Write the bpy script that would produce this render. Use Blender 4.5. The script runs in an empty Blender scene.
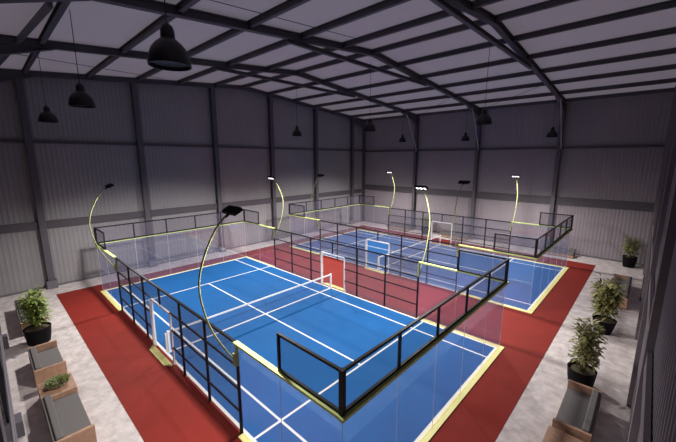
import bpy, bmesh, math, random
from mathutils import Vector, Matrix
S = bpy.context.scene
C = S.collection
PI = math.pi

# ---------------------------------------------------------------- camera, world, exposure
cam = bpy.data.cameras.new('camera')
cam.sensor_width = 36
cam.lens = 334.55 / 676 * 36
cam.clip_start = 0.05
co = bpy.data.objects.new('camera', cam)
C.objects.link(co)
co.location = (24.007, -4.396, 8.069)
co.rotation_euler = (1.387, 0, 0.753)
S.camera = co

w = bpy.data.worlds.new('world')
S.world = w
w.use_nodes = True
bg = w.node_tree.nodes['Background']
bg.inputs['Color'].default_value = (0.76, 0.72, 0.76, 1)     # added fill light from above, let in through the translucent roof sheets
bg.inputs['Strength'].default_value = 0.55

S.view_settings.view_transform = 'Standard'
S.view_settings.look = 'None'
S.view_settings.gamma = 1
S.view_settings.use_curve_mapping = False
S.view_settings.exposure = 0.0
FLOOD_W = 1950.0

# ---------------------------------------------------------------- materials
def mat(name, col, rough=0.6, metal=0.0, noise=0.0, nscale=4.0, bump=0.0, bscale=40.0, spec=0.5, emit=0.0):
    m = bpy.data.materials.new(name)
    m.use_nodes = True
    nt = m.node_tree
    b = nt.nodes['Principled BSDF']
    b.inputs['Base Color'].default_value = (*col, 1)
    b.inputs['Roughness'].default_value = rough
    b.inputs['Metallic'].default_value = metal
    b.inputs['Specular IOR Level'].default_value = spec
    tc = nt.nodes.new('ShaderNodeTexCoord')
    if noise > 0:
        n = nt.nodes.new('ShaderNodeTexNoise')
        n.inputs['Scale'].default_value = nscale
        n.inputs['Detail'].default_value = 6
        n.inputs['Roughness'].default_value = 0.65
        r = nt.nodes.new('ShaderNodeValToRGB')
        r.color_ramp.elements[0].position = 0.3
        r.color_ramp.elements[1].position = 0.7
        r.color_ramp.elements[0].color = (*[c * (1 - noise) for c in col], 1)
        r.color_ramp.elements[1].color = (*[min(1, c * (1 + noise)) for c in col], 1)
        nt.links.new(tc.outputs['Object'], n.inputs['Vector'])
        nt.links.new(n.outputs['Fac'], r.inputs['Fac'])
        nt.links.new(r.outputs['Color'], b.inputs['Base Color'])
    if bump > 0:
        n2 = nt.nodes.new('ShaderNodeTexNoise')
        n2.inputs['Scale'].default_value = bscale
        bp = nt.nodes.new('ShaderNodeBump')
        bp.inputs['Strength'].default_value = bump
        bp.inputs['Distance'].default_value = 0.02
        nt.links.new(tc.outputs['Object'], n2.inputs['Vector'])
        nt.links.new(n2.outputs['Fac'], bp.inputs['Height'])
        nt.links.new(bp.outputs['Normal'], b.inputs['Normal'])
    if emit > 0:
        b.inputs['Emission Color'].default_value = (1, 0.98, 0.95, 1)
        b.inputs['Emission Strength'].default_value = emit
    return m

M = {}
M['concrete'] = mat('concrete', (0.62, 0.555, 0.535), 0.75, noise=0.27, nscale=2.6, bump=0.15, bscale=30)
M['red'] = mat('red_rubber', (0.235, 0.020, 0.013), 0.8, noise=0.10, nscale=0.7, bump=0.1, bscale=120, spec=0.25)
M['blue'] = mat('blue_turf', (0.008, 0.110, 0.335), 0.8, noise=0.07, nscale=0.8, bump=0.1, bscale=150, spec=0.25)
M['line'] = mat('line_paint', (0.86, 0.86, 0.84), 0.6, spec=0.3)
M['lime'] = mat('lime_paint', (0.95, 0.89, 0.33), 0.5)
M['cap'] = mat('lime_cap', (0.50, 0.58, 0.19), 0.5)
M['pole'] = mat('lime_pole', (0.30, 0.32, 0.13), 0.45)
M['black'] = mat('black_steel', (0.009, 0.008, 0.012), 0.55, spec=0.2)
M['white'] = mat('white_steel', (0.82, 0.81, 0.80), 0.4)
M['steel'] = mat('grey_steel', (0.088, 0.080, 0.094), 0.55, noise=0.1, nscale=2)
M['steel_pale'] = mat('pale_grey_steel', (0.13, 0.12, 0.14), 0.55)  # paler steel for plinths, baseboards and pipes
M['brace'] = mat('brace_lit_tone', (0.42, 0.40, 0.42), 0.5)  # lightened colour paints in the light on the knee braces
M['girt'] = mat('girt_steel', (0.075, 0.064, 0.076), 0.6)
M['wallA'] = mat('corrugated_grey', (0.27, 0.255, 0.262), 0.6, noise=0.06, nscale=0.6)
M['wallB'] = mat('corrugated_purple_cast', (0.28, 0.245, 0.265), 0.6, noise=0.06, nscale=0.6)  # mauve tint puts the purple ambient light into the cladding colour
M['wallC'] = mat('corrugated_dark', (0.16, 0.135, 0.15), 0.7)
M['pendant'] = mat('pendant_black', (0.008, 0.008, 0.010), 0.4)
M['pendant_in'] = mat('pendant_inner', (0.05, 0.05, 0.055), 0.5)
M['wood'] = mat('tan_wood', (0.44, 0.26, 0.17), 0.55, noise=0.18, nscale=7)
M['cushion'] = mat('grey_cushion', (0.155, 0.142, 0.138), 0.9, noise=0.05, nscale=30, bump=0.2, bscale=200)
M['pot'] = mat('black_pot', (0.005, 0.004, 0.006), 0.6, spec=0.12)
M['soil'] = mat('soil', (0.10, 0.075, 0.045), 0.95, noise=0.4, nscale=30)
M['stem'] = mat('green_stem', (0.12, 0.13, 0.035), 0.7)
M['leaf'] = mat('leaf_green', (0.22, 0.29, 0.06), 0.55, noise=0.45, nscale=5)
M['leaf2'] = mat('olive_leaf', (0.25, 0.24, 0.085), 0.6, noise=0.5, nscale=5)
M['leaf3'] = mat('low_leaf', (0.19, 0.23, 0.07), 0.6, noise=0.5, nscale=14)
M['led'] = mat('led_white', (0.9, 0.9, 0.9), 0.4, emit=3)
M['lens_off'] = mat('lens', (0.05, 0.05, 0.06), 0.2)

def glass_mat():
    m = bpy.data.materials.new('tempered_glass')
    m.use_nodes = True
    nt = m.node_tree
    nt.nodes.clear()
    out = nt.nodes.new('ShaderNodeOutputMaterial')
    tr = nt.nodes.new('ShaderNodeBsdfTransparent')
    tr.inputs['Color'].default_value = (0.93, 0.93, 0.945, 1)
    gl = nt.nodes.new('ShaderNodeBsdfGlossy')
    gl.inputs['Roughness'].default_value = 0.02
    gl.inputs['Color'].default_value = (0.85, 0.82, 0.9, 1)
    df = nt.nodes.new('ShaderNodeBsdfDiffuse')
    df.inputs['Color'].default_value = (0.62, 0.55, 0.66, 1)
    m1 = nt.nodes.new('ShaderNodeMixShader')
    m1.inputs['Fac'].default_value = 0.06
    m2 = nt.nodes.new('ShaderNodeMixShader')
    nt.links.new(tr.outputs[0], m1.inputs[1])
    nt.links.new(df.outputs[0], m1.inputs[2])
    m2.inputs['Fac'].default_value = 0.055
    nt.links.new(m1.outputs[0], m2.inputs[1])
    nt.links.new(gl.outputs[0], m2.inputs[2])
    nt.links.new(m2.outputs[0], out.inputs[0])
    return m
M['glass'] = glass_mat()

def veil_mat(name, col, cover):
    """fine woven mesh: wires far below a pixel, so an even part-cover of wire over clear air"""
    m = bpy.data.materials.new(name)
    m.use_nodes = True
    nt = m.node_tree
    nt.nodes.clear()
    out = nt.nodes.new('ShaderNodeOutputMaterial')
    tr = nt.nodes.new('ShaderNodeBsdfTransparent')
    df = nt.nodes.new('ShaderNodeBsdfDiffuse')
    df.inputs['Color'].default_value = (*col, 1)
    mx = nt.nodes.new('ShaderNodeMixShader')
    mx.inputs['Fac'].default_value = cover
    nt.links.new(tr.outputs[0], mx.inputs[1])
    nt.links.new(df.outputs[0], mx.inputs[2])
    nt.links.new(mx.outputs[0], out.inputs[0])
    return m
M['mesh'] = veil_mat('wire_mesh', (0.27, 0.24, 0.28), 0.27)
M['net'] = veil_mat('net_weave', (0.16, 0.16, 0.34), 0.06)

def roof_mat():  # translucency is added so world light brightens the ceiling and hall
    m = bpy.data.materials.new('roof_sheet_light_fill')
    m.use_nodes = True
    nt = m.node_tree
    nt.nodes.clear()
    out = nt.nodes.new('ShaderNodeOutputMaterial')
    df = nt.nodes.new('ShaderNodeBsdfDiffuse')
    df.inputs['Color'].default_value = (0.55, 0.50, 0.56, 1)
    tl = nt.nodes.new('ShaderNodeBsdfTranslucent')
    tl.inputs['Color'].default_value = (0.50, 0.46, 0.51, 1)
    mx = nt.nodes.new('ShaderNodeMixShader')
    mx.inputs['Fac'].default_value = 0.45
    nt.links.new(df.outputs[0], mx.inputs[1])
    nt.links.new(tl.outputs[0], mx.inputs[2])
    nt.links.new(mx.outputs[0], out.inputs[0])
    return m
M['roof'] = roof_mat()

# ---------------------------------------------------------------- mesh helper
class MB:
    def __init__(s):
        s.v = []; s.f = []; s.mi = []; s.sm = []
    def add(s, vs, fs, mi=0, smooth=False):
        o = len(s.v)
        s.v += [tuple(p) for p in vs]
        s.f += [tuple(i + o for i in f) for f in fs]
        s.mi += [mi] * len(fs)
        s.sm += [smooth] * len(fs)
    def box(s, x0, y0, z0, x1, y1, z1, mi=0):
        s.add([(x0,y0,z0),(x1,y0,z0),(x1,y1,z0),(x0,y1,z0),(x0,y0,z1),(x1,y0,z1),(x1,y1,z1),(x0,y1,z1)],
              [(3,2,1,0),(4,5,6,7),(0,1,5,4),(1,2,6,5),(2,3,7,6),(3,0,4,7)], mi)
    def bar(s, a, b, w, h, up=(0,0,1), mi=0):
        a = Vector(a); b = Vector(b); d = (b - a).normalized(); up = Vector(up)
        sd = d.cross(up)
        if sd.length < 1e-4: sd = d.cross(Vector((1,0,0)))
        sd.normalize(); u = sd.cross(d).normalized()
        vs = []
        for p in (a, b):
            for i, j in ((-1,-1),(1,-1),(1,1),(-1,1)):
                vs.append(p + sd * (i * w / 2) + u * (j * h / 2))
        s.add(vs, [(0,1,2,3),(7,6,5,4),(0,4,5,1),(1,5,6,2),(2,6,7,3),(3,7,4,0)], mi)
    def ibeam(s, a, b, w, h, t=0.025, up=(0,0,1), mi=0):
        """rolled I section: two flanges and a web"""
        a = Vector(a); b = Vector(b); d = (b - a).normalized(); up = Vector(up)
        sd = d.cross(up).normalized(); u = sd.cross(d).normalized()
        for k in (-1, 1):
            o = u * (k * (h / 2 - t / 2))
            s.bar(a + o, b + o, w, t, u, mi)
        s.bar(a, b, t, h - 2 * t, u, mi)
    def tube(s, pts, r, n=8, mi=0):
        pts = [Vector(p) for p in pts]
        R = r if isinstance(r, (list, tuple)) else [r] * len(pts)
        vs = []; fs = []
        ref = Vector((1, 0, 0))
        for i, p in enumerate(pts):
            d = (pts[min(i+1, len(pts)-1)] - pts[max(i-1, 0)]).normalized()
            if abs(d.dot(ref)) > 0.95: ref = Vector((0, 1, 0))
            x = d.cross(ref).normalized(); y = d.cross(x)
            for k in range(n):
                a = 2 * PI * k / n
                vs.append(p + (x * math.cos(a) + y * math.sin(a)) * R[i])
        for i in range(len(pts) - 1):
            for k in range(n):
                k2 = (k + 1) % n
                fs.append((i*n+k, i*n+k2, (i+1)*n+k2, (i+1)*n+k))
        fs.append(tuple(range(n-1, -1, -1)))
        fs.append(tuple(range((len(pts)-1)*n, len(pts)*n)))
        s.add(vs, fs, mi, True)
    def lathe(s, prof, c=(0,0,0), n=24, mi=0):
        vs = []; fs = []
        for r, z in prof:
            for k in range(n):
                a = 2 * PI * k / n
                vs.append((c[0] + r*math.cos(a), c[1] + r*math.sin(a), c[2] + z))
        for i in range(len(prof) - 1):
            for k in range(n):
                k2 = (k+1) % n
                fs.append((i*n+k, i*n+k2, (i+1)*n+k2, (i+1)*n+k))
        s.add(vs, fs, mi, True)
    def prism(s, poly, z0, z1, mi=0):
        n = len(poly)
        vs = [(x, y, z0) for x, y in poly] + [(x, y, z1) for x, y in poly]
        fs = [tuple(range(n-1, -1, -1)), tuple(range(n, 2*n))]
        fs += [(i, (i+1) % n, n + (i+1) % n, n + i) for i in range(n)]
        s.add(vs, fs, mi)
    def mesh(s, name, mats):
        me = bpy.data.meshes.new(name)
        me.from_pydata(s.v, [], s.f)
        for m in mats: me.materials.append(m)
        me.polygons.foreach_set('material_index', s.mi)
        me.polygons.foreach_set('use_smooth', s.sm)
        me.update()
        bm = bmesh.new(); bm.from_mesh(me)
        bmesh.ops.recalc_face_normals(bm, faces=bm.faces)
        bm.to_mesh(me); bm.free()
        return me
    def build(s, name, mats, parent=None, label=None, bevel=0, auto=True):
        if not isinstance(mats, (list, tuple)): mats = [mats]
        o = bpy.data.objects.new(name, s.mesh(name, mats))
        C.objects.link(o)
        if parent: o.parent = parent
        if label: o['label'] = label
        if bevel:
            b = o.modifiers.new('bevel', 'BEVEL'); b.width = bevel; b.segments = 3; b.limit_method = 'ANGLE'
        if any(s.sm):
            try:
                e = o.modifiers.new('split', 'EDGE_SPLIT'); e.split_angle = math.radians(45)
            except Exception: pass
        return o

def tag(o, label, cat, group=None, kind=None):
    o['label'] = label
    if cat: o['category'] = cat
    if group: o['group'] = group
    if kind: o['kind'] = kind
    return o
def struct(o, label=None):
    o['kind'] = 'structure'
    if label: o['label'] = label
    return o
def empty(name, loc, label, cat, group=None, rz=0):
    o = bpy.data.objects.new(name, None)
    C.objects.link(o)
    o.location = loc; o.rotation_euler.z = rz
    o.empty_display_size = 0.2
    return tag(o, label, cat, group)
def copy_tree(o, parent=None):
    c = o.copy(); C.objects.link(c)
    if parent: c.parent = parent
    for ch in list(o.children): copy_tree(ch, c)
    return c

# ---------------------------------------------------------------- the hall
XA, XC, YD, YB = -3.3, 24.42, -4.85, 29.6
RIDGE = 12.4
def zr(y): return 12.46 + 1.53 * (1 - abs(y - RIDGE) / 17.1)      # underside of the rafters
SH = 0.40                                                          # roof sheet above that

b = MB(); b.box(XA-.1, YD-.1, -0.2, XC+.1, YB+.1, 0)
struct(b.build('floor', M['concrete']), 'pale mottled concrete floor around the courts')
b = MB(); b.box(-1.45, -2.13, 0, 21.6, 27.2, 0.012)
struct(b.build('floor_surround', M['red']), 'red rubber flooring around both blue courts')

def corrugated(name, a, bb, nrm, top, m, label):
    """trapezoid-ribbed sheet from a to bb, ribs standing out along nrm; top(t) gives its height"""
    a = Vector(a); bb = Vector(bb); L = (bb - a).length; d = (bb - a) / L; nrm = Vector(nrm)
    pts = []; p = 0.24; t = 0.0
    while t < L:
        for q, h in ((0, 0), (0.13, 0), (0.145, 0.014), (0.225, 0.014)):
            if t + q <= L: pts.append((t + q, h))
        t += p
    pts.append((L, 0))
    mb = MB(); vs = []; fs = []
    for t, h in pts:
        q = a + d * t + nrm * h
        vs.append((q.x, q.y, 0)); vs.append((q.x, q.y, top(q)))
    for i in range(len(pts) - 1):
        fs.append((2*i, 2*i+2, 2*i+3, 2*i+1))
    n0 = len(vs)
    for q in (a, bb):
        q2 = q - nrm * 0.12
        vs.append((q2.x, q2.y, 0)); vs.append((q2.x, q2.y, top(q)))
    mb.add(vs, fs)
    # solid backing behind the ribs
    q0 = a - nrm * 0.12; q1 = bb - nrm * 0.12
    o = mb.build(name, m)
    return struct(o, label)
roof_z = lambda q: zr(q.y) + SH
corrugated('wall_left', (XA, YD, 0), (XA, YB, 0), (1, 0, 0), roof_z, M['wallA'], 'tall grey corrugated metal gable wall')
corrugated('wall_back', (XA, YB, 0), (XC, YB, 0), (0, -1, 0), roof_z, M['wallB'], 'grey corrugated metal wall behind the back court, coloured mauve for purple ambient light')
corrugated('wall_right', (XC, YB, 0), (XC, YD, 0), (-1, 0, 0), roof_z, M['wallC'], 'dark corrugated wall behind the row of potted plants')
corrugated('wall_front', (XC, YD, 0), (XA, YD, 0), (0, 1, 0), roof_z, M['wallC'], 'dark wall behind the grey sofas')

b = MB()
for y0, y1 in ((YD-.15, RIDGE), (RIDGE, YB+.15)):
    b.add([(XA-.15, y0, zr(y0)+SH), (XC+.15, y0, zr(y0)+SH), (XC+.15, y1, zr(y1)+SH), (XA-.15, y1, zr(y1)+SH)], [(0,1,2,3)])
struct(b.build('ceiling', M['roof']), 'pale pitched roof sheeting, made translucent for added ceiling light')

# columns
def column(x, y, nx, ny, top, w=0.34, d=0.36, base=True, name='steel_column'):
    """I-section column standing off a wall; (nx,ny) points into the hall"""
    cx, cy = x + nx * (d/2 + 0.04), y + ny * (d/2 + 0.04)
    mb = MB(); t = 0.03
    if nx:
        for k in (-1, 1):
            mb.box(cx + k*(d/2) - t/2, cy - w/2, 0, cx + k*(d/2) + t/2, cy + w/2, top)
        mb.box(cx - d/2, cy - t/2, 0, cx + d/2, cy + t/2, top)
    else:
        for k in (-1, 1):
            mb.box(cx - w/2, cy + k*(d/2) - t/2, 0, cx + w/2, cy + k*(d/2) + t/2, top)
        mb.box(cx - t/2, cy - d/2, 0, cx + t/2, cy + d/2, top)
    o = mb.build(name, M['steel'])
    if base:
        q = MB(); q.box(cx - .27, cy - .27, 0, cx + .27, cy + .27, 0.5)
        q.build('base_plinth', M['steel_pale'], o, bevel=0.02)
    return struct(o)
ORD = ['first', 'second', 'third', 'fourth', 'fifth', 'sixth', 'seventh', 'eighth']
colY = [-2.1, 3.8, 9.5, 15.2, 21.0, 27.0]
for i, y in enumerate(colY):
    column(XA, y, 1, 0, zr(y) + .25)['label'] = 'steel column on the gable wall, %s counting from the back corner' % ORD[5-i]
for y in colY[1:]:
    mb = MB(); mb.box(XC - .13, y - .2, 0, XC - .0, y + .2, zr(y) + .25)
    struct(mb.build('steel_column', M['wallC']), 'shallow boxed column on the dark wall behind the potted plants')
frX = [4.3, 11.1, 17.9]
for i, x in enumerate(frX):
    column(x, YB, 0, -1, zr(YB) + .1, w=.3, d=.42)['label'] = 'steel column on the back wall, %s from the corner' % ORD[i]
    column(x, YD, 0, 1, zr(YD) + .1, w=.34, d=.16, base=True)['label'] = 'steel column on the wall behind the sofas'
column(XA + .1, YB, 0, -1, zr(YB), w=.3, d=.3, base=False)['label'] = 'steel column in the far corner of the hall'

# rafters with collar ties and knees
for i, x in enumerate([XA + .35] + frX):
    o = None
    mb = MB()
    for y0, y1 in ((YD + .1, RIDGE), (RIDGE, YB - .1)):
        mb.ibeam((x, y0, zr(y0) + .16), (x, y1, zr(y1) + .16), 0.26, 0.32)
    # haunches deepening the rafter over each column
    for ye, sgn in ((YB - .45, -1), (YD + .45, 1)):
        y2 = ye + sgn * 3.0
        vs = []
        for dx in (-.02, .02):
            vs += [(x+dx, ye, zr(ye) - .75), (x+dx, ye, zr(ye)), (x+dx, y2, zr(y2))]
        mb.add(vs, [(0,1,2), (5,4,3), (0,2,5,3), (0,3,4,1), (1,4,5,2)])
        mb.bar((x, ye, zr(ye) - .75), (x, y2, zr(y2) - .01), 0.24, 0.03)
    o = struct(mb.build('roof_beam', M['steel']), 'pitched steel rafter spanning the hall, %s counting from the gable wall' % ORD[i])
    if i > 0:
        t = MB()
        t.ibeam((x, 6.0, 13.36), (x, 18.8, 13.36), 0.16, 0.20)
        t.build('collar_tie', M['steel'], o)
        k = MB()
        k.bar((x + .16, 26.9, zr(26.9) - .02), (x + .16, YB - .35, 8.9), 0.06, 0.06)
        k.build('knee_brace', M['brace'], o)

# purlins
offs = [0.0, 2.6, 5.5, 8.35, 11.2, 14.2, 16.7]
ys = sorted(set([RIDGE + k for k in offs] + [RIDGE - k for k in offs]))
for i, y in enumerate(ys):
    mb = MB()
    mb.ibeam((XA + .05, y, zr(y) + .25), (XC - .05, y, zr(y) + .25), 0.17, 0.26, 0.02)
    struct(mb.build('purlin_beam', M['steel']), 'long roof purlin number %s counting from the back eave' % (['one','two','three','four','five','six','seven','eight','nine','ten','eleven','twelve','thirteen'][len(ys)-1-i]))
# rod bracing under the sheets
for (a, c_) in (((12.5, -4.5), (12.2, 9.4)), ((2.0, -4.2), (-2.4, 5.7)), ((4.6, 29.3), (11.0, 23.8)), ((11.3, 29.3), (17.7, 23.8))):
    mb = MB()
    mb.tube([(a[0], a[1], zr(a[1]) + .29), (c_[0], c_[1], zr(c_[1]) + .29)], 0.016, 6)
    struct(mb.build('brace_beam', M['steel']), 'thin diagonal bracing rod under the roof sheets')
# diagonal eave brace at the gable end
mb = MB(); mb.bar((-2.9, -3.16, zr(-3.16) + .12), (9.6, -2.15, zr(-2.15) + .12), .14, .18)
struct(mb.build('brace_beam', M['steel']), 'slanting roof member near the eave above the sofas')
# wall girts
def girt(x0, y0, z0, x1, y1, z1, lab):
    mb = MB(); mb.box(x0, y0, z0, x1, y1, z1)
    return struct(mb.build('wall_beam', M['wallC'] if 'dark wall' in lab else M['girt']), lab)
girt(XA+.04, YD+.1, 3.82, XA+.20, YB-.1, 4.28, 'lower horizontal rail along the gable wall')
girt(XA+.04, YD+.1, 9.0, XA+.16, YB-.1, 9.16, 'upper horizontal rail along the gable wall')
girt(XA+.2, YB-.18, 4.2, XC-.1, YB-.04, 4.85, 'broad horizontal rail along the back wall')
girt(XA+.2, YB-.16, 8.9, XC-.1, YB-.04, 9.08, 'upper horizontal rail along the back wall')
girt(XC-.10, YD+.4, 4.2, XC-.03, YB-.2, 4.6, 'horizontal rail along the dark wall by the potted plants')
# baseboard flashing at the foot of the walls
for n, bx in (('baseboard_left', (XA+.0, YD+.1, 0, XA+.06, YB-.1, .12)), ('baseboard_back', (XA+.1, YB-.06, 0, XC-.1, YB, .12))):
    mb = MB(); mb.box(*bx); struct(mb.build(n, M['steel_pale']))
# conduit and handrail pipe at the wall behind the sofas
mb = MB()
mb.tube([(-3, YD+.22, 1.1), (20, YD+.22, 1.1)], 0.03, 8)
mb.tube([(-3, YD+.22, 2.2), (20, YD+.22, 2.2)], 0.03, 8)
struct(mb.build('trim_1', M['steel_pale']), 'pipes running along the dark wall behind the sofas')

# ---------------------------------------------------------------- courts
COURTS = [(0.0, 'front'), (14.8, 'back')]
def court_surface(oy, nm):
    mb = MB()
    z = 0.022
    mb.box(0, oy, 0.012, 20, oy + 10, z)
    def q(x0, y0, x1, y1): mb.box(x0, oy + y0, z, x1, oy + y1, z + 0.003, 1)
    lw = 0.10
    q(0, 0, 20, lw); q(0, 10 - lw, 20, 10); q(0, lw, lw, 10 - lw); q(20 - lw, lw, 20, 10 - lw)
    for y in (1.05, 8.95): q(lw, y - .04, 20 - lw, y + .04)
    for x in (3.55, 16.45):
        q(x - .04, lw, x + .04, 1.01); q(x - .04, 1.09, x + .04, 8.91); q(x - .04, 8.99, x + .04, 10 - lw)
    q(3.59, 4.96, 16.41, 5.04)
    o = mb.build('court_surface', [M['blue'], M['line']])
    return tag(o, 'blue %s court surface with white painted lines' % nm, 'sports court', 'blue court surfaces')
for oy, nm in COURTS: court_surface(oy, nm)

G = 0.05   # glass stands this far outside the court edge
def end_wall(oy, end, label, lime_ends=True):
    """U-shaped glass end: five end panels, two panels down each side, lime caps, black mesh railing on top"""
    root = empty('court_glass_screen', ((0 if end == 0 else 20), oy + 5, 0), label, 'glass wall', 'glass court end walls')
    # local frame: u away from the court middle, v along the end
    s = -1 if end == 0 else 1
    def P(u, v, z): return (s * u, v, z)
    def build(mb, name, m, par=root, **k): return mb.build(name, m, par, **k)
    z0, z1 = 0.05, 2.97
    # end panels
    for k in range(5):
        mb = MB()
        v0, v1 = -5 - (G if k == 0 else 0) + 2*k + (0 if k == 0 else .008), -5 + 2*(k+1) - .008 + (G if k == 4 else 0)
        if k == 0: v0 = -5 - G + .02
        if k == 4: v1 = 5 + G - .02
        x0, x1 = sorted((s*(G - .006), s*(G + .006)))
        mb.box(x0, v0, z0, x1, v1, z1)
        build(mb, 'glass_panel', M['glass'])
    for sd in (-1, 1):
        for k in range(2):
            mb = MB()
            a, c_ = sorted((s * (G - .02 if k == 0 else -2.008), s * (-1.992 if k == 0 else -3.98)))
            y0, y1 = sorted((sd * (5 + G - .006), sd * (5 + G + .006)))
            mb.box(a, y0, z0, c_, y1, z1)
            build(mb, 'glass_panel', M['glass'])
    # bright ground edges at the panel joints
    for k in range(6):
        mb = MB(); v = -5 + 2 * k
        if k == 0: v -= G
        if k == 5: v += G
        mb.bar(P(G, v, z0), P(G, v, z1), .010, .010); build(mb, 'joint_strip', M['joint'])
    for sd in (-1, 1):
        mb = MB(); mb.bar(P(-2, sd*(5+G), z0), P(-2, sd*(5+G), z1), .010, .010); build(mb, 'joint_strip', M['joint'])
    # lime cap along the top
    mb = MB(); ci, cq = .0, .12      # inner and outer lip of the cap
    a, c_ = sorted((s*(G - ci), s*(G + cq)))
    mb.box(a, -5 - G - cq, 2.97, c_, 5 + G + cq, 3.03)
    for sd in (-1, 1):
        a, c_ = sorted((s*(G - ci), s*-2.0))
        y0, y1 = sorted((sd*(5+G), sd*(5+G+.10)))
        mb.box(a, y0, 2.97, c_, y1, 3.03)
        a, c_ = sorted((s*-2.0, s*-4.0))
        y0, y1 = sorted((sd*(5+G-.04), sd*(5+G+.10)))
        mb.box(a, y0, 2.97, c_, y1, 3.03)
    build(mb, 'cap_strip', M['cap'])
    # lime base channel on the floor
    mb = MB()
    sides = (-1, 1)
    if end == 1:
        mb.box(0.0, -5 - .2, .012, .21, 5 + .2, .05)
    else:
        mb.box(-.07, -5.07, .012, -.0, 5.07, .03)
    for sd in sides:
        wdt = .20 if not (end == 0 and sd == 1 and oy == 0) else .06
        a, c_ = sorted((s*0.0, s*-3.95))
        y0, y1 = sorted((sd*5.0, sd*(5 + wdt)))
        mb.box(a, y0, .012, c_, y1, .05)
    build(mb, 'base_channel', M['lime'] if end == 1 else M['lime'])
    # railing
    zt, zb, rw = 4.0, 3.07, 0.064
    def rail(a, c_, name='rail'):
        m2 = MB(); m2.bar(a, c_, rw, rw); return m2
    V = 5 + G
    spans = [((G, -V), (G, V)), ((G, -V), (-2, -V)), ((G, V), (-2, V))]
    for (u0, v0), (u1, v1) in spans:
        for z in (zt, zb):
            build(rail(P(u0, v0, z), P(u1, v1, z)), 'railing_rail', M['black'])
    posts = [(G, -V), (G, -3), (G, -1), (G, 1), (G, 3), (G, V), (-2, -V), (-2, V)]
    for (u, v) in posts:
        big = abs(v) == V and u == G
        m2 = MB(); m2.bar(P(u, v, 3.03), P(u, v, 4.035), .105 if big else .062, .105 if big else .062)
        build(m2, 'railing_post', M['black'])
    for (u0, v0), (u1, v1) in spans:
        m2 = MB(); a = P(u0, v0, zb); c_ = P(u1, v1, zt)
        if u0 == u1: m2.box(a[0]-.004, min(a[1],c_[1]), zb, a[0]+.004, max(a[1],c_[1]), zt)
        else: m2.box(min(a[0],c_[0]), a[1]-.004, zb, max(a[0],c_[0]), a[1]+.004, zt)
        build(m2, 'railing_mesh', M['dark_mesh'])
    return root
M['joint'] = mat('joint_edge', (0.6, 0.6, 0.66), 0.4)
M['dark_mesh'] = veil_mat('railing_wire_mesh', (0.10, 0.085, 0.12), 0.20)

end_wall(0.0, 0, 'glass end wall with black railing at the far end of the front court')
end_wall(0.0, 1, 'largest glass end wall, its thick railing corner at the bottom edge of the photo')
end_wall(14.8, 0, 'glass end wall with black railing of the back court, by the hall corner')
end_wall(14.8, 1, 'glass end wall of the back court, towards the pot alone by the back wall')

def side_fence(y, out, label):
    """12 m mesh fence, 3 m high, with a white framed entrance in the middle; out = +1/-1 is the outward y direction"""
    root = empty('side_fence', (10, y, 0), label, 'mesh fence', 'black mesh side fences')
    for x in (4, 6, 8, 12, 14, 16):
        m2 = MB(); hi = 2.25 if x in (4, 16) else 2.97
        m2.bar((x - 10, 0, .012), (x - 10, 0, hi), .07, .07)
        m2.build('fence_post', M['black'], root)
        if x in (4, 16):
            m2 = MB(); m2.bar((x - 10, 0, 2.25), (x - 10, 0, 2.96), .075, .075)
            m2.build('post_collar', M['pole'], root, label='green yellow upper post section holding the floodlight pole')
    m2 = MB(); m2.bar((0, 0, 2.25), (0, 0, 2.97), .06, .06)
    m2.build('short_post', M['black'], root)
    m2 = MB(); m2.bar((-6, 0, 2.965), (6, 0, 2.965), .07, .07); m2.build('top_rail', M['black'], root)
    for z in (2.23, 1.49, 0.75):
        for a, c_ in ((-6, -1.03), (1.03, 6)):
            m2 = MB(); m2.bar((a, 0, z), (c_, 0, z), .05, .05); m2.build('fence_rail', M['black'], root)
    for a, c_ in ((-6, -1.03), (1.03, 6)):
        m2 = MB(); m2.box(a, -.004, .03, c_, .004, 2.95); m2.build('mesh_panel', M['mesh'], root)
    m2 = MB(); m2.box(-1.0, -.004, 2.24, 1.0, .004, 2.95); m2.build('mesh_panel', M['mesh'], root)
    # white entrance frame
    m2 = MB()
    for x in (-1, 1): m2.bar((x, 0, .012), (x, 0, 2.16), .065, .065)
    m2.bar((-1.04, 0, 2.18), (1.04, 0, 2.18), .065, .065)
    m2.build('entrance_frame', M['white'], root)
    # padding laced along the frame posts
    m3 = MB()
    for x in (-1,):
        for k in range(26):
            z = .1 + k * .078
            m3.box(x - .055, out * .075 - .03, z, x + .055, out * .075 + .03, z + .04)
    m3.build('frame_lacing', M['white'], root)
    return root
side_fence(-0.045, -1, 'black mesh fence of the front court facing the grey sofas')
side_fence(10.045, 1, 'black mesh fence of the front court facing the back court')
side_fence(14.755, -1, 'black mesh fence of the back court facing the front court')
side_fence(24.845, 1, 'black mesh fence of the back court facing the back wall')

def mat_thing(y, out, label):
    mb = MB()
    poly = [(-1.05, 0.10), (1.05, 0.10), (1.05, .18), (.8, .36), (-.8, .36), (-1.05, .18)]
    if out < 0: poly = [(x, -yy) for x, yy in poly][::-1]
    mb.prism(poly, 0, .03)
    o = mb.build('threshold_mat', M['lime'])
    o.location = (9.98, y, 0.012)
    tag(o, label, 'mat', 'pale yellow entrance mats')
mat_thing(-0.02, -1, 'pale yellow mat at the front court entrance facing the sofas')
mat_thing(10.02, 1, 'pale yellow mat at the front court entrance between the courts')
mat_thing(14.78, -1, 'pale yellow mat at the back court entrance between the courts')
mat_thing(24.82, 1, 'pale yellow mat at the back court entrance facing the back wall')

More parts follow.
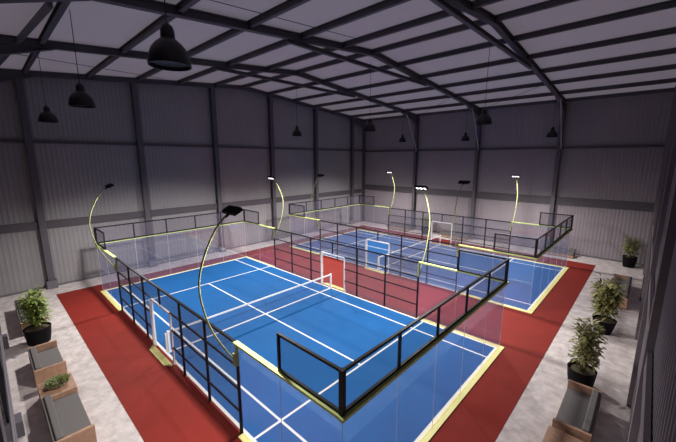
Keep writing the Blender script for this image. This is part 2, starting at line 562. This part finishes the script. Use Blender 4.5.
def court_net(oy, label):
    root = empty('court_net', (10, oy + 5, .025), label, 'net', 'court nets')
    for y in (-4.85, 4.88):
        m2 = MB(); m2.bar((0, y, 0), (0, y, .98), .09, .09); m2.build('net_post', M['white'], root, bevel=.01)
    m2 = MB(); m2.box(-.025, -4.8, .88, .025, 4.83, .95); m2.build('net_band', M['white'], root)
    m2 = MB(); m2.box(-.03, -4.8, .0, .03, 4.83, .04); m2.build('bottom_band', M['white'], root)
    m2 = MB(); m2.box(-.005, -4.8, .04, .005, 4.83, .87); m2.build('net_mesh', M['net'], root)
    m2 = MB(); m2.box(-.02, -.03, .04, .02, .03, .87); m2.build('centre_strap', M['net'], root)
    # laced edge of the net beside the post
    m2 = MB()
    for k in range(11):
        m2.box(-.05, -4.97, .06 + k*.08, .05, -4.92, .10 + k*.08)
    m2.build('net_lacing', M['white'], root)
court_net(0.0, 'white banded net across the front court')
court_net(14.8, 'white banded net across the back court')

# ---------------------------------------------------------------- floodlights
ARC = [(0.0, 2.45), (-.12, 2.62), (-.36, 3.05), (-.64, 3.65), (-.83, 4.4), (-.86, 5.0), (-.70, 5.6), (-.36, 6.25), (-.02, 6.62)]
def smooth_arc(pts, n=6):
    out = []
    P = [Vector((0, a, z)) for a, z in pts]
    for i in range(len(P) - 1):
        p0 = P[max(i-1, 0)]; p1 = P[i]; p2 = P[i+1]; p3 = P[min(i+2, len(P)-1)]
        for k in range(n):
            t = k / n
            out.append(0.5 * ((2*p1) + (-p0+p2)*t + (2*p0-5*p1+4*p2-p3)*t*t + (-p0+3*p1-3*p2+p3)*t*t*t))
    out.append(P[-1])
    return out
def floodlight(x, y, flip, label):
    root = empty('floodlight', (x, y + (.12 if flip else -.12), 2.45), label, 'floodlight', 'curved court floodlights', rz=PI if flip else 0)
    arc = smooth_arc(ARC)
    m2 = MB(); m2.tube([(0, p.y + .02, p.z - 2.45) for p in arc], 0.026, 10)
    m2.build('curved_pole', M['pole'], root)
    m2 = MB(); m2.box(-.06, -.04, -.16, .06, .034, .22); m2.build('pole_clamp', M['pole'], root)
    tilt = math.radians(26)
    R = Matrix.Rotation(tilt, 4, 'X')
    T = Matrix.Translation((0, .19, 4.27)) @ R
    head = MB(); head.box(-.31, -.14, -.035, .31, .14, .035)
    for k in range(11): head.box(-.30 + k*.058, -.13, .035, -.285 + k*.058, .13, .07)
    h = head.build('lamp_head', M['black'], root)
    h.matrix_local = T
    for k in range(3):
        l = MB(); l.box(-.25 + k*.19, -.09, -.045, -.14 + k*.19, .07, -.035)
        lo = l.build('led_module', M['led'], h, label='glowing white lamp module')
    m2 = MB(); m2.bar((0, -.02, 4.13), (0, .16, 4.25), .07, .05); m2.build('bracket', M['black'], root)
    L = bpy.data.lights.new('flood_lamp', 'SPOT')
    L.spot_size = math.radians(178); L.spot_blend = .6; L.shadow_soft_size = .16; L.energy = FLOOD_W; L.color = (1.0, .965, .93)
    lo = bpy.data.objects.new('flood_lamp', L); C.objects.link(lo)
    lo.parent = root
    lo.matrix_local = Matrix.Translation((0, .46, 4.0)) @ Matrix.Rotation(math.radians(9), 4, 'X')
FL = [(4, 0, 0, 'curved floodlight before the gable wall, on the front court fence facing the sofas'),
      (16, 0, 0, 'largest curved floodlight, its dark head over the middle of the front court'),
      (4, 10, 1, 'curved floodlight with lit head between the courts, in front of a gable wall column'),
      (16, 10, 1, 'curved floodlight with lit head on the fence between the courts, beside the back net'),
      (4, 14.8, 0, 'curved floodlight with dark head on the back court fence, by the gable wall'),
      (16, 14.8, 0, 'curved floodlight with dark head on the back court, in front of the broad wall rail'),
      (4, 24.8, 1, 'small lit curved floodlight near the hall corner'),
      (16, 24.8, 1, 'small lit curved floodlight by the back wall, by the third wall column')]
for x, y, f, lab in FL:
    floodlight(x, y, f, lab)

# ---------------------------------------------------------------- pendant lamps
def pendant(x, y, z, label):
    root = empty('pendant_lamp', (x, y, z), label, 'pendant lamp', 'black dome pendant lamps')
    W = .405
    prof = [(W*1.0, 0), (W*1.0, .04), (W*.97, .11), (W*.92, .21), (W*.80, .33), (W*.62, .42), (W*.42, .49), (W*.33, .52)]
    m2 = MB(); m2.lathe(prof, n=32); m2.lathe([(r - .02, h) for r, h in prof], n=32)
    m2.lathe([(W*1.0, 0), (W*1.0 - .02, 0)], n=32)
    m2.build('lamp_shade', M['pendant'], root)
    m2 = MB(); m2.lathe([(W*.34, .50), (W*.32, .66), (W*.26, .74), (W*.12, .79), (.03, .82), (.0, .82)], n=24)
    m2.build('lamp_cap', M['pendant'], root)
    m2 = MB(); m2.lathe([(0, .10), (W*.6, .10), (W*.9, .07), (W*.9, .10), (W*.6, .14), (0, .14)], n=24)
    m2.build('diffuser', M['pendant_in'], root)
    m2 = MB(); top = zr(y) + SH - z - .02
    m2.tube([(0, 0, .80), (0, 0, top)], .012, 6); m2.build('cord', M['pendant'], root)
PND = [
 (16.58, -1.44, 9.91, 'largest black dome pendant lamp, high over the sofa side'),
 (8.6, -1.48, 9.93, 'black dome pendant lamp, middle one of the three in front of the gable wall'),
 (0.9, -1.55, 9.93, 'small black dome pendant lamp, lowest of the three in front of the gable wall'),
 (2.4, 13.8, 9.9, 'small black dome pendant lamp beside a gable wall column near mid height'),
 (9.75, 13.92, 9.9, 'small black dome pendant lamp hanging in the hall corner'),
 (3.22, 28.2, 9.9, 'tiny black dome pendant lamp between the hall corner and first back wall column'),
 (10.16, 28.5, 9.79, 'tiny black dome pendant lamp just before the second back wall column'),
 (17.01, 14.49, 9.9, 'black dome pendant lamp overlapping the second back wall column'),
 (17.6, 27.7, 9.79, 'small black dome pendant lamp against the third back wall column')]
for p in PND: pendant(*p)

# ---------------------------------------------------------------- furniture
def sofa(name, x0, x1, yb, yf, label, group, arms=(True, True), rot=None, cushions=1):
    """seat faces +y in its own frame; x0..x1 wide; yb back, yf front. rot=(loc, rz)"""
    L = x1 - x0; D = yf - yb
    root = empty(name, (0, 0, 0), label, 'armchair' if L < 2.3 else 'sofa', group)
    if rot: root.location, root.rotation_euler.z = rot
    else: root.location = ((x0 + x1)/2, (yb + yf)/2, 0)
    a = .11
    ins0 = -L/2 + (a if arms[0] else 0); ins1 = L/2 - (a if arms[1] else 0)
    for side, on in ((-1, arms[0]), (1, arms[1])):
        if not on: continue
        m2 = MB(); xa, xb = sorted((side*L/2, side*(L/2 - a)))
        m2.box(xa, -D/2, .06, xb, D/2, .64)
        m2.build('armrest', M['wood'], root, bevel=.012)
    m2 = MB(); m2.box(ins0, -D/2 + .02, .06, ins1, D/2 - .03, .22)
    m2.build('seat_frame', M['wood'], root)
    m2 = MB(); m2.box(ins0, -D/2, .22, ins1, -D/2 + .06, .62); m2.build('back_panel', M['cushion'], root, bevel=.01)
    n = cushions; cw = (ins1 - ins0) / n
    for k in range(n):
        m2 = MB(); m2.box(ins0 + k*cw + .008, -D/2 + .24, .22, ins0 + (k+1)*cw - .008, D/2 - .01, .40)
        m2.build('seat_cushion', M['cushion'], root, bevel=.03)
        m2 = MB(); m2.box(ins0 + k*cw + .008, -D/2 + .06, .30, ins0 + (k+1)*cw - .008, -D/2 + .24, .68)
        m2.build('back_cushion', M['cushion'], root, bevel=.035)
    for i in (-1, 1):
        for j in (-1, 1):
            m2 = MB(); m2.box(i*(L/2-.09)-.03, j*(D/2-.08)-.03, 0, i*(L/2-.09)+.03, j*(D/2-.08)+.03, .06)
            m2.build('foot', M['black'], root)
    return root
def table(cx, cy, lx, ly, h, label, group='wooden side tables'):
    root = empty('side_table', (cx, cy, 0), label, 'table', group)
    m2 = MB(); m2.box(-lx/2, -ly/2, h-.05, lx/2, ly/2, h); m2.build('table_top', M['wood'], root, bevel=.008)
    for i in (-1, 1):
        m2 = MB(); xa, xb = sorted((i*lx/2, i*(lx/2 - .05))); m2.box(xa, -ly/2, 0, xb, ly/2, h-.05)
        m2.build('side_panel', M['wood'], root)
    m2 = MB(); m2.box(-lx/2+.05, -ly/2+.02, .0, lx/2-.05, -ly/2+.05, h-.05); m2.build('back_panel', M['wood'], root)
    return root

def leaf(mb, p, d, L, W, droop=.25):
    d = d.normalized(); side = d.cross(Vector((0, 0, 1)))
    if side.length < .05: side = Vector((1, 0, 0))
    side.normalize()
    p1 = p + d * L * .35; p2 = p + d * L * .72 - Vector((0, 0, L*droop*.35)); p3 = p + d * L - Vector((0, 0, L*droop))
    vs = [p, p1 + side*W*.5, p1 - side*W*.5, p2 + side*W*.4, p2 - side*W*.4, p3]
    mb.add(vs, [(0, 1, 2), (1, 3, 4, 2), (3, 5, 4)])
def plant(x, y, rt, rb, h, crown_r, crown_h, seed, label, lm='leaf', nst=9, nl=46, leafL=.26):
    random.seed(seed)
    root = empty('potted_plant', (x, y, 0), label, 'potted plant', 'potted plants around the courts')
    m2 = MB()
    m2.lathe([(0, 0), (rb, 0), (rb*1.04, .04), ((rb+rt)/2*1.04, h*.5), (rt, h-.02), (rt*1.02, h), (rt*.93, h), (rt*.9, h-.08), (0, h-.08)], n=32)
    m2.build('pot', M['pot'], root)
    m2 = MB(); m2.lathe([(0, h-.06), (rt*.9, h-.07)], n=24); m2.build('soil', M['soil'], root)
    st = MB(); lf = MB()
    for i in range(nst):
        a = random.uniform(0, 2*PI); r0 = random.uniform(0, rt*.5); r1 = crown_r * math.sqrt(random.random()) * .75
        H = crown_h * random.uniform(.65, 1.0)
        a2 = a + random.uniform(-.5, .5)
        p0 = Vector((r0*math.cos(a), r0*math.sin(a), h-.08)); p3 = Vector((r1*math.cos(a2), r1*math.sin(a2), h + H))
        pm = p0.lerp(p3, .5) + Vector((random.uniform(-.06, .06), random.uniform(-.06, .06), .05))
        pts = [p0, p0.lerp(pm, .55) + Vector((0, 0, .03)), pm, pm.lerp(p3, .5), p3]
        st.tube(pts, [.016, .014, .011, .008, .004], 5)
        for k in range(nl):
            t = random.uniform(.12, 1.0) ** .8
            q = p0.lerp(pm, t*2) if t < .5 else pm.lerp(p3, t*2 - 1)
            b_ = random.uniform(0, 2*PI); spread = crown_r * random.uniform(.05, .55) * (1.1 - .55*t)
            q2 = q + Vector((math.cos(b_)*spread, math.sin(b_)*spread, random.uniform(-.05, .12)))
            if k % 3 == 0: st.tube([q, q2], [.006, .003], 4)
            dv = Vector((math.cos(b_ + random.uniform(-.8, .8)), math.sin(b_ + random.uniform(-.8, .8)), random.uniform(-.2, .8)))
            leaf(lf, q2, dv, leafL*random.uniform(.7, 1.2), leafL*.30, random.uniform(.1, .6))
    st.build('stems', M['stem'], root); lf.build('foliage', M[lm], root)
    return root
def bowl_plant(x, y, z, r, seed, label, ry=None):
    random.seed(seed)
    root = empty('succulent_bowl', (x, y, z), label, 'potted plant')
    m2 = MB(); m2.lathe([(0, 0), (r*.55, 0), (r*.9, .06), (r, .12), (r*.93, .12), (r*.85, .08), (0, .08)], n=28)
    m2.build('bowl', M['bowl'], root)
    lf = MB()
    for i in range(420):
        a = random.uniform(0, 2*PI); rr = r * .92 * math.sqrt(random.random())
        p = Vector((rr*math.cos(a), rr*math.sin(a), .09 + random.uniform(0, .08)*(1 - rr/r)))
        leaf(lf, p, Vector((math.cos(a)*.6 + random.uniform(-.6, .6), math.sin(a)*.6 + random.uniform(-.6, .6), random.uniform(.4, 1.2))), random.uniform(.10, .17), .045, .2)
    lf.build('foliage', M['leaf3'], root)
M['bowl'] = mat('pale_bowl', (0.42, 0.36, 0.28), 0.6)

YS, YE = -3.98, -3.08
GS = 'grey cushioned seating with wooden arms'
sofa('sofa', 0.0, 3.7, YS, YE, 'grey sofa partly hidden behind the leafy pot, by the gable wall', GS, cushions=2)
sofa('armchair', 6.62, 8.86, YS, YE, 'grey armchair with wooden arms beside the green leafy pot', GS)
table(10.15, -3.52, 1.12, .92, .52, 'tan wooden side table carrying the succulent bowl')
bowl_plant(10.12, -3.50, .52, .33, 3, 'low green succulent bowl on the tan side table')
sofa('sofa', 10.75, 13.32, YS, YE, 'grey sofa cut by the frame beside the side table with the succulent bowl', GS, arms=(False, True), cushions=1)
plant(4.85, -3.50, .48, .38, .72, .42, 1.75, 11, 'bright green leafy plant in a black pot beside the grey armchair', 'leaf', 14, 75, .26)

rr = lambda cx, cy: ((cx, cy, 0), PI/2)
sofa('armchair', -1.24, 1.24, -.46, .46, 'grey armchair with tan wooden arms in front of the dark wall', GS, rot=rr(23.2, 7.3))
table(23.15, 5.25, .92, 1.3, .52, 'tan wooden side table at the bottom edge beside the armchair')
sofa('sofa', -2.4, 2.4, -.46, .46, 'grey sofa half hidden by the potted plant, along the dark wall', GS, rot=rr(23.35, 21.0), cushions=3)
plant(22.98, 9.6, .44, .36, .62, .50, 1.95, 21, 'olive plant in a black pot right beside the tan armed armchair', 'leaf2', 12, 58, .27)
plant(23.15, 14.85, .46, .30, .66, .58, 1.95, 22, 'widest olive plant in a black pot, covering the sofa end', 'leaf2', 14, 62, .34)
plant(23.45, 28.5, .44, .34, .80, .58, 1.55, 23, 'olive plant in a black pot standing alone in the back corner', 'leaf2', 10, 46, .32)

rb = lambda cx: ((cx, 28.5, 0), PI)
sofa('sofa', -1.5, 1.5, -.46, .46, 'grey sofa against the back wall near the hall corner', GS, arms=(False, False), rot=rb(3.0), cushions=2)
sofa('sofa', -1.4, 1.4, -.46, .46, 'grey sofa seen through the white entrance frame of the back court', GS, arms=(False, False), rot=rb(9.6), cushions=2)
sofa('sofa', -1.2, 1.2, -.46, .46, 'grey sofa against the back wall beyond the back court glass', GS, arms=(False, False), rot=rb(18.8), cushions=1)
plant(6.4, 28.4, .44, .36, .7, .55, 1.2, 24, 'dark potted plant by the back wall between two sofas', 'leaf2', 9, 34, .26)
